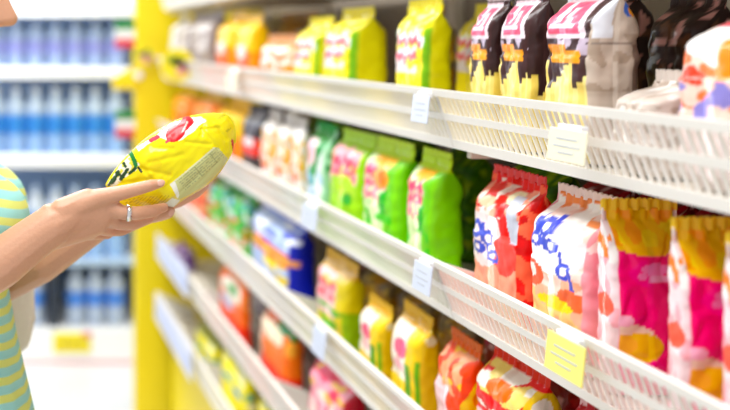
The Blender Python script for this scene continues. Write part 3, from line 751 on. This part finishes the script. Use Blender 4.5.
def remesh(bm, voxel, smooth, name):
    me = bpy.data.meshes.new(name + '_src'); bm.to_mesh(me); bm.free()
    o = bpy.data.objects.new(name + '_src', me); COL.objects.link(o)
    m = o.modifiers.new('r', 'REMESH'); m.mode = 'VOXEL'; m.voxel_size = voxel; m.use_smooth_shade = True
    if smooth:
        s = o.modifiers.new('s', 'SMOOTH'); s.factor = .5; s.iterations = smooth
    dg = bpy.context.evaluated_depsgraph_get(); dg.update()
    out = bpy.data.meshes.new_from_object(o.evaluated_get(dg)); out.name = name
    bpy.data.objects.remove(o); bpy.data.meshes.remove(me)
    for p in out.polygons: p.use_smooth = True
    return out
woman = thing('person', 'woman in a lime and teal striped top holding a yellow bag', 'person')
b = bmesh.new()
HX = -.100; HZ = 1.610
# head, neck, face (looking along +X, tipped a little down)
ell(b, [((HX - .012, YB, HZ + .035), (.088, .074, .085)), ((HX + .030, YB, HZ - .03), (.055, .056, .075)), ((HX + .035, YB, HZ - .078), (.036, .034, .030))])
ell(b, [((.0135, YB, 1.5605), (.0115, .0105, .0115)), ((-.018, YB, 1.556), (.014, .018, .009)), ((-.016, YB, 1.618), (.012, .009, .012))])   # nose
ell(b, [((-.024, YB - .022, 1.622), (.010, .018, .008)), ((-.024, YB + .022, 1.622), (.010, .018, .008))])                                       # brow
ell(b, [((-.012, YB, 1.5425), (.010, .020, .006)), ((-.026, YB, 1.541), (.012, .026, .006))]); ell(b, [((-.020, YB, 1.529), (.010, .018, .006))])   # lips
for s in (-1, 1): ell(b, [((HX - .015, YB + s * .074, 1.605), (.017, .007, .028)), ((HX - .010, YB + s * .071, 1.585), (.009, .006, .012))])
capsule(b, (HX - .035, YB, 1.56), (-.115, YB, 1.40), .050, .056)
# torso
ell(b, [((-.095, YB, 1.34), (.085, .150, .06)), ((-.090, YB, 1.22), (.080, .125, .08))])
ell(b, [((-.090, YB, 1.22), (.080, .120, .06)), ((-.085, YB, 1.08), (.085, .115, .06))])
ell(b, [((-.085, YB, 1.08), (.085, .115, .06)), ((-.085, YB, .90), (.100, .155, .08))])
for s in (-1, 1):
    ell(b, [((-.020, YB + s * .065, 1.275), (.048, .055, .055)), ((-.09, YB + s * .06, 1.30), (.05, .06, .08))])
    capsule(b, (-.11, YB, 1.385), (-.105, YB + s * .155, 1.365), .045, .050)
    # legs
    chain(b, [(-.085, YB + s * .08, .88), (-.07, YB + s * .085, .48), (-.095, YB + s * .085, .09)], [.085, .055, .038])
    ell(b, [((-.10, YB + s * .085, .045), (.035, .034, .042)), ((.06, YB + s * .09, .025), (.05, .038, .022))])
# right arm (near side)
def H(*a): return [P(u, v, y) for u, v, y in a]
sr = Vector((-.105, YB - .165, 1.36)); er = P(-104, 318, 1.235)
chain(b, [sr, er], [.050, .041])
capsule(b, P(52, 226, 1.246), P(80, 209, 1.248), .0265, .0165)
chain(b, [er, P(0, 264, 1.24), P(30, 241, 1.243), P(52, 226, 1.246)], [.040, .031, .0275, .0265])
# right hand: palm as hulls between wrist and knuckles
kn = H((108, 205, 1.250), (105, 215, 1.250), (98, 225, 1.253), (89, 232, 1.260))
rk = [.0125, .0120, .0112, .0100]
for k in range(3):
    vs_a = P(50, 217 + 7 * k, 1.246); vs_b = P(50, 224 + 7 * k, 1.248)
    ell(b, [(vs_a, (.017,) * 3), (vs_b, (.016,) * 3), (kn[k], (rk[k],) * 3), (kn[k + 1], (rk[k + 1],) * 3)], 12)
ell(b, [(P(62, 212, 1.243), (.017,) * 3), (P(88, 199, 1.246), (.0135,) * 3), (kn[0], (.0115,) * 3), (P(70, 224, 1.246), (.016,) * 3)], 12)
chain(b, H((66, 212, 1.243), (97, 198.5, 1.243), (118, 193.5, 1.239), (133, 190.0, 1.238), (150, 185.5, 1.238), (161, 183.2, 1.2415)), [.0160, .0122, .0095, .0084, .0074, .0052])
chain(b, H((107, 206, 1.250), (122, 212.5, 1.241), (136, 213.4, 1.242), (153, 211.0, 1.252), (164, 207.5, 1.268)), [.0122, .0092, .0086, .0078, .0062])
chain(b, H((104, 216, 1.252), (119, 223.5, 1.256), (133, 224.0, 1.259), (148, 218.5, 1.270), (157, 211.5, 1.287)), [.0116, .0086, .0082, .0074, .0060])
chain(b, H((97, 226, 1.256), (109, 230.5, 1.268), (121, 230.5, 1.276), (134, 225, 1.288), (142, 217, 1.302)), [.0108, .0078, .0074, .0068, .0056])
chain(b, H((88, 233, 1.262), (97, 234.5, 1.280), (107, 234.5, 1.290), (117, 229, 1.302)), [.0096, .0068, .0064, .0054])
# left arm (far side) and hand, palm under the bag
sl = Vector((-.105, YB + .165, 1.36)); el_ = Vector((-.075, 1.55, 1.125)); wl = P(100, 222, 1.385)
chain(b, [sl, el_], [.050, .040]); chain(b, [el_, P(42, 262, 1.43), wl], [.040, .029, .023])
kl = H((150, 215, 1.325), (152, 213, 1.345), (152, 211, 1.365), (150, 210, 1.383))
ell(b, [(wl, (.024, .026, .018)), (kl[0], (.011,) * 3), (kl[3], (.010,) * 3), (P(125, 217, 1.36), (.02, .03, .012))], 12)
chain(b, H((148, 216, 1.322), (160, 214.5, 1.305), (168, 212.5, 1.293), (170.5, 210.5, 1.288)), [.0105, .0088, .0080, .0062])
chain(b, H((152, 209, 1.345), (172, 203, 1.342), (186, 195, 1.338), (194, 187, 1.332)), [.0105, .0088, .0080, .0062])
chain(b, H((152, 207, 1.365), (178, 201.5, 1.366), (195, 193, 1.358), (205.5, 184, 1.343)), [.0100, .0085, .0078, .0064])
chain(b, H((150, 206, 1.383), (172, 201, 1.388), (185, 195, 1.384), (193, 188, 1.376)), [.0090, .0076, .0070, .0056])
chain(b, H((112, 222, 1.38), (130, 206, 1.40), (146, 193, 1.385), (156, 186, 1.365)), [.0140, .0105, .0090, .0065])
body = remesh(b, .0018, 4, 'body')
M_skin = mat('skin', '#d29c7c', 0.42, bump=0.12, bscale=260, var=0.05, sss=0.12, spec=0.4)
link('body', body, M_skin, woman)
# finger nails, lips, eyes
def nail(p, nrm, ax_, l, w):
    bm = bmesh.new(); bmesh.ops.create_uvsphere(bm, u_segments=14, v_segments=8, radius=1)
    ax_ = ax_.normalized(); nrm = (nrm - ax_ * nrm.dot(ax_)).normalized(); sd = ax_.cross(nrm)
    for v in bm.verts: v.co = p + ax_ * v.co.x * l + sd * v.co.y * w + nrm * v.co.z * .0011
    obj('finger_nail', bm, mat('nail', '#dcaa94', .3), woman, True)
nail(P(160.5, 182.8, 1.2352), Vector((0, -1, .35)), Vector((.012, 0, .003)), .0058, .0040)
nail(P(171.5, 212.5, 1.2835), Vector((.6, -1, 0)), Vector((.4, 0, .5)), .0050, .0038)
nail(P(207, 184.5, 1.339), Vector((.3, -1, .1)), Vector((.4, 0, .8)), .0050, .0040)
for s in (-1, 1):
    bm = bmesh.new(); bmesh.ops.create_uvsphere(bm, u_segments=16, v_segments=10, radius=.011, matrix=Matrix.Translation((-.036, YB + s * .030, 1.603)))
    obj('eye', bm, mat('eye white', '#f2efe9', .15), woman, True)
    bm = bmesh.new(); bmesh.ops.create_uvsphere(bm, u_segments=16, v_segments=10, radius=.0055, matrix=Matrix.Translation((-.0302, YB + s * .030, 1.602)))
    obj('iris', bm, mat('brown iris', '#3c2414', .15), woman, True)
bm = bmesh.new(); ell(bm, [((-.0115, YB, 1.5405), (.0105, .018, .0050)), ((-.018, YB, 1.5305), (.0095, .016, .0050))]); obj('lips', bm, mat('lips', '#c86a66', .35), woman, True)
# hair: cap with a low bun of brown hair
bm = bmesh.new()
ell(bm, [((HX - .030, YB, HZ + .050), (.095, .084, .085)), ((HX - .055, YB, HZ - .01), (.060, .080, .070))])
ell(bm, [((HX - .125, YB, HZ + .02), (.045, .05, .045))]); ell(bm, [((HX - .105, YB, HZ - .04), (.03, .055, .04)), ((HX - .12, YB, HZ - .20), (.022, .05, .05))])
link('hair', remesh(bm, .005, 6, 'hair'), mat('brown hair', '#4a2f20', .45, var=.25, bscale=60, bump=.5), woman)
# striped top
M_shirt = bpy.data.materials.new('striped knit'); M_shirt.use_nodes = True
nt = M_shirt.node_tree; bs = nt.nodes['Principled BSDF']; bs.inputs['Roughness'].default_value = .85
tc = nt.nodes.new('ShaderNodeTexCoord'); sp = nt.nodes.new('ShaderNodeSeparateXYZ'); nt.links.new(tc.outputs['Object'], sp.inputs[0])
nz = nt.nodes.new('ShaderNodeTexNoise'); nz.inputs['Scale'].default_value = 7; nt.links.new(tc.outputs['Object'], nz.inputs['Vector'])
def mth(op, a, b_=None):
    n = nt.nodes.new('ShaderNodeMath'); n.operation = op
    for i, v in enumerate((a, b_)):
        if v is None: continue
        if isinstance(v, (int, float)): n.inputs[i].default_value = v
        else: nt.links.new(v, n.inputs[i])
    return n.outputs[0]
zz = mth('ADD', sp.outputs[2], mth('MULTIPLY', sp.outputs[0], .22)); zz = mth('ADD', zz, mth('MULTIPLY', nz.outputs['Fac'], .016))
fr_ = mth('FRACT', mth('MULTIPLY', zz, 1 / .0215))
rp = nt.nodes.new('ShaderNodeValToRGB'); nt.links.new(fr_, rp.inputs[0]); cr = rp.color_ramp
cr.elements[0].position = 0; cr.elements[0].color = hx('#9adcd6'); cr.elements[1].position = .46; cr.elements[1].color = hx('#9fded8')
e = cr.elements.new(.54); e.color = hx('#dbe679'); e = cr.elements.new(.94); e.color = hx('#dee87c'); e = cr.elements.new(1); e.color = hx('#9adcd6')
nt.links.new(rp.outputs[0], bs.inputs['Base Color'])
n2 = nt.nodes.new('ShaderNodeTexNoise'); n2.inputs['Scale'].default_value = 500; nt.links.new(tc.outputs['Object'], n2.inputs['Vector'])
bp = nt.nodes.new('ShaderNodeBump'); bp.inputs['Strength'].default_value = .3; bp.inputs['Distance'].default_value = .001; nt.links.new(n2.outputs['Fac'], bp.inputs['Height']); nt.links.new(bp.outputs['Normal'], bs.inputs['Normal'])
bm = bmesh.new()
ell(bm, [((-.095, YB, 1.335), (.094, .158, .055)), ((-.088, YB, 1.21), (.096, .135, .06))])
ell(bm, [((-.088, YB, 1.21), (.096, .132, .06)), ((-.078, YB, 1.12), (.102, .128, .05))])
ell(bm, [((-.078, YB, 1.12), (.102, .128, .05)), ((-.066, YB, 1.00), (.118, .150, .05)), ((-.070, YB, .90), (.122, .168, .05))])
for s in (-1, 1):
    ell(bm, [((-.012, YB + s * .060, 1.288), (.054, .062, .060)), ((-.06, YB + s * .06, 1.305), (.06, .065, .075))])
    capsule(bm, (-.115, YB + s * .06, 1.375), (-.107, YB + s * .158, 1.358), .050, .058)
    capsule(bm, (-.107, YB + s * .16, 1.358), (-.112, YB + s * .170, 1.280), .058, .056)
link('striped_top', remesh(bm, .0045, 8, 'striped_top'), M_shirt, woman)
bm = bmesh.new()
ell(bm, [((-.083, YB, .95), (.108, .150, .04)), ((-.085, YB, .86), (.112, .165, .08))])
for s in (-1, 1): chain(bm, [(-.085, YB + s * .08, .88), (-.07, YB + s * .085, .48), (-.095, YB + s * .085, .11)], [.098, .066, .052])
link('jeans', remesh(bm, .007, 4, 'jeans'), mat('blue denim', '#3f587c', .8, bump=.2, bscale=200, var=.1), woman)
for s in (-1, 1):
    bm = bmesh.new(); ell(bm, [((-.105, YB + s * .085, .05), (.045, .044, .05)), ((.065, YB + s * .09, .028), (.056, .046, .028))]); obj('shoe', bm, mat('white shoe', '#e8e6e2', .5), woman, True)
# ring on the index finger
ra, rb_ = P(122, 212.5, 1.241), P(136, 213.4, 1.242)
bm = bmesh.new(); ax_ = (rb_ - ra).normalized(); cc = P(128.6, 213.0, 1.2415); o1 = Vector((0, -1, 0)); o2 = ax_.cross(o1).normalized()
rings = []
for i in range(36):
    a = 2 * PI * i / 36; d = o1 * math.cos(a) + o2 * math.sin(a)
    rings.append([bm.verts.new(cc + d * (.0094 + dr) + ax_ * dx_) for dr, dx_ in ((-.0006, -.0032), (.0013, -.0026), (.0013, .0026), (-.0006, .0032))])
for i in range(36):
    A, B = rings[i], rings[(i + 1) % 36]
    for k in range(4): bm.faces.new((A[k], B[k], B[(k + 1) % 4], A[(k + 1) % 4]))
ring = tag(obj('finger_ring', bm, mat('silver', '#e8e6e4', .18, metal=1.0), None, True), 'silver finger ring on the hand under the yellow bag', 'ring')
# pale cloth bag hanging on the far forearm
tb = thing('cloth_bag', 'pale beige cloth bag hanging beside the striped top', 'bag', (.005, 1.580, 1.10))
bm = bmesh.new()
ell(bm, [((-.025, .03, .050), (.076, .022, .04)), ((-.025, .03, -.02), (.078, .028, .035)), ((-.035, .03, -.055), (.08, .025, .03))])
M_cloth = mat('beige cloth', '#e8e1d4', .9, bump=.25, bscale=180, var=.06)
link('sack', remesh(bm, .004, 4, 'sack'), M_cloth, tb)
bm = bmesh.new(); tube(bm, [(.030, .03, .08), (.032, -.02, .10), (.020, -.045, .135), (.0, -.03, .165), (-.03, .0, .15), (-.05, .03, .10), (-.055, .03, .07)], .006, 10); obj('strap', bm, M_cloth, tb, True)

# ------------------------------------------------------------------ light
w = bpy.data.worlds.new('store light'); S.world = w; w.use_nodes = True
bg = w.node_tree.nodes['Background']; bg.inputs[0].default_value = (0.97, 0.98, 1.0, 1); bg.inputs[1].default_value = 0.86
def area(name, loc, sx, sy, energy, rot=(0, 0, 0), col=(1, 1, 1)):
    l = bpy.data.lights.new(name, 'AREA'); l.shape = 'RECTANGLE'; l.size = sx; l.size_y = sy; l.energy = energy; l.color = col
    o = bpy.data.objects.new(name, l); COL.objects.link(o); o.location = loc; o.rotation_euler = rot
    return o
for k, y in enumerate((0.6, 2.2, 3.8)):
    area('ceiling_light', (-.25, y, 2.95), .5, 1.2, 40)
area('fridge_light', (-.3, YF - .15, 2.15), 1.6, .12, 30, (math.radians(35), 0, 0), (.92, .97, 1))

# ------------------------------------------------------------------ camera
cam = bpy.data.cameras.new('camera'); co = bpy.data.objects.new('camera', cam); COL.objects.link(co)
co.location = (0, 0, ZC); co.rotation_euler = (PI / 2, 0, 0)
cam.sensor_width = 36; cam.lens = F * 36 / 730
cam.shift_x = 365 / 730; cam.shift_y = -165 / 730
cam.clip_start = .02
cam.dof.use_dof = True; cam.dof.focus_distance = 1.23
cam.dof.aperture_fstop = (cam.lens / 1000) / .0215
S.camera = co
S.view_settings.view_transform = 'Standard'; S.view_settings.look = 'None'; S.view_settings.gamma = 1
S.view_settings.use_curve_mapping = False
S.view_settings.exposure = -0.22
S.cycles.use_denoising = True
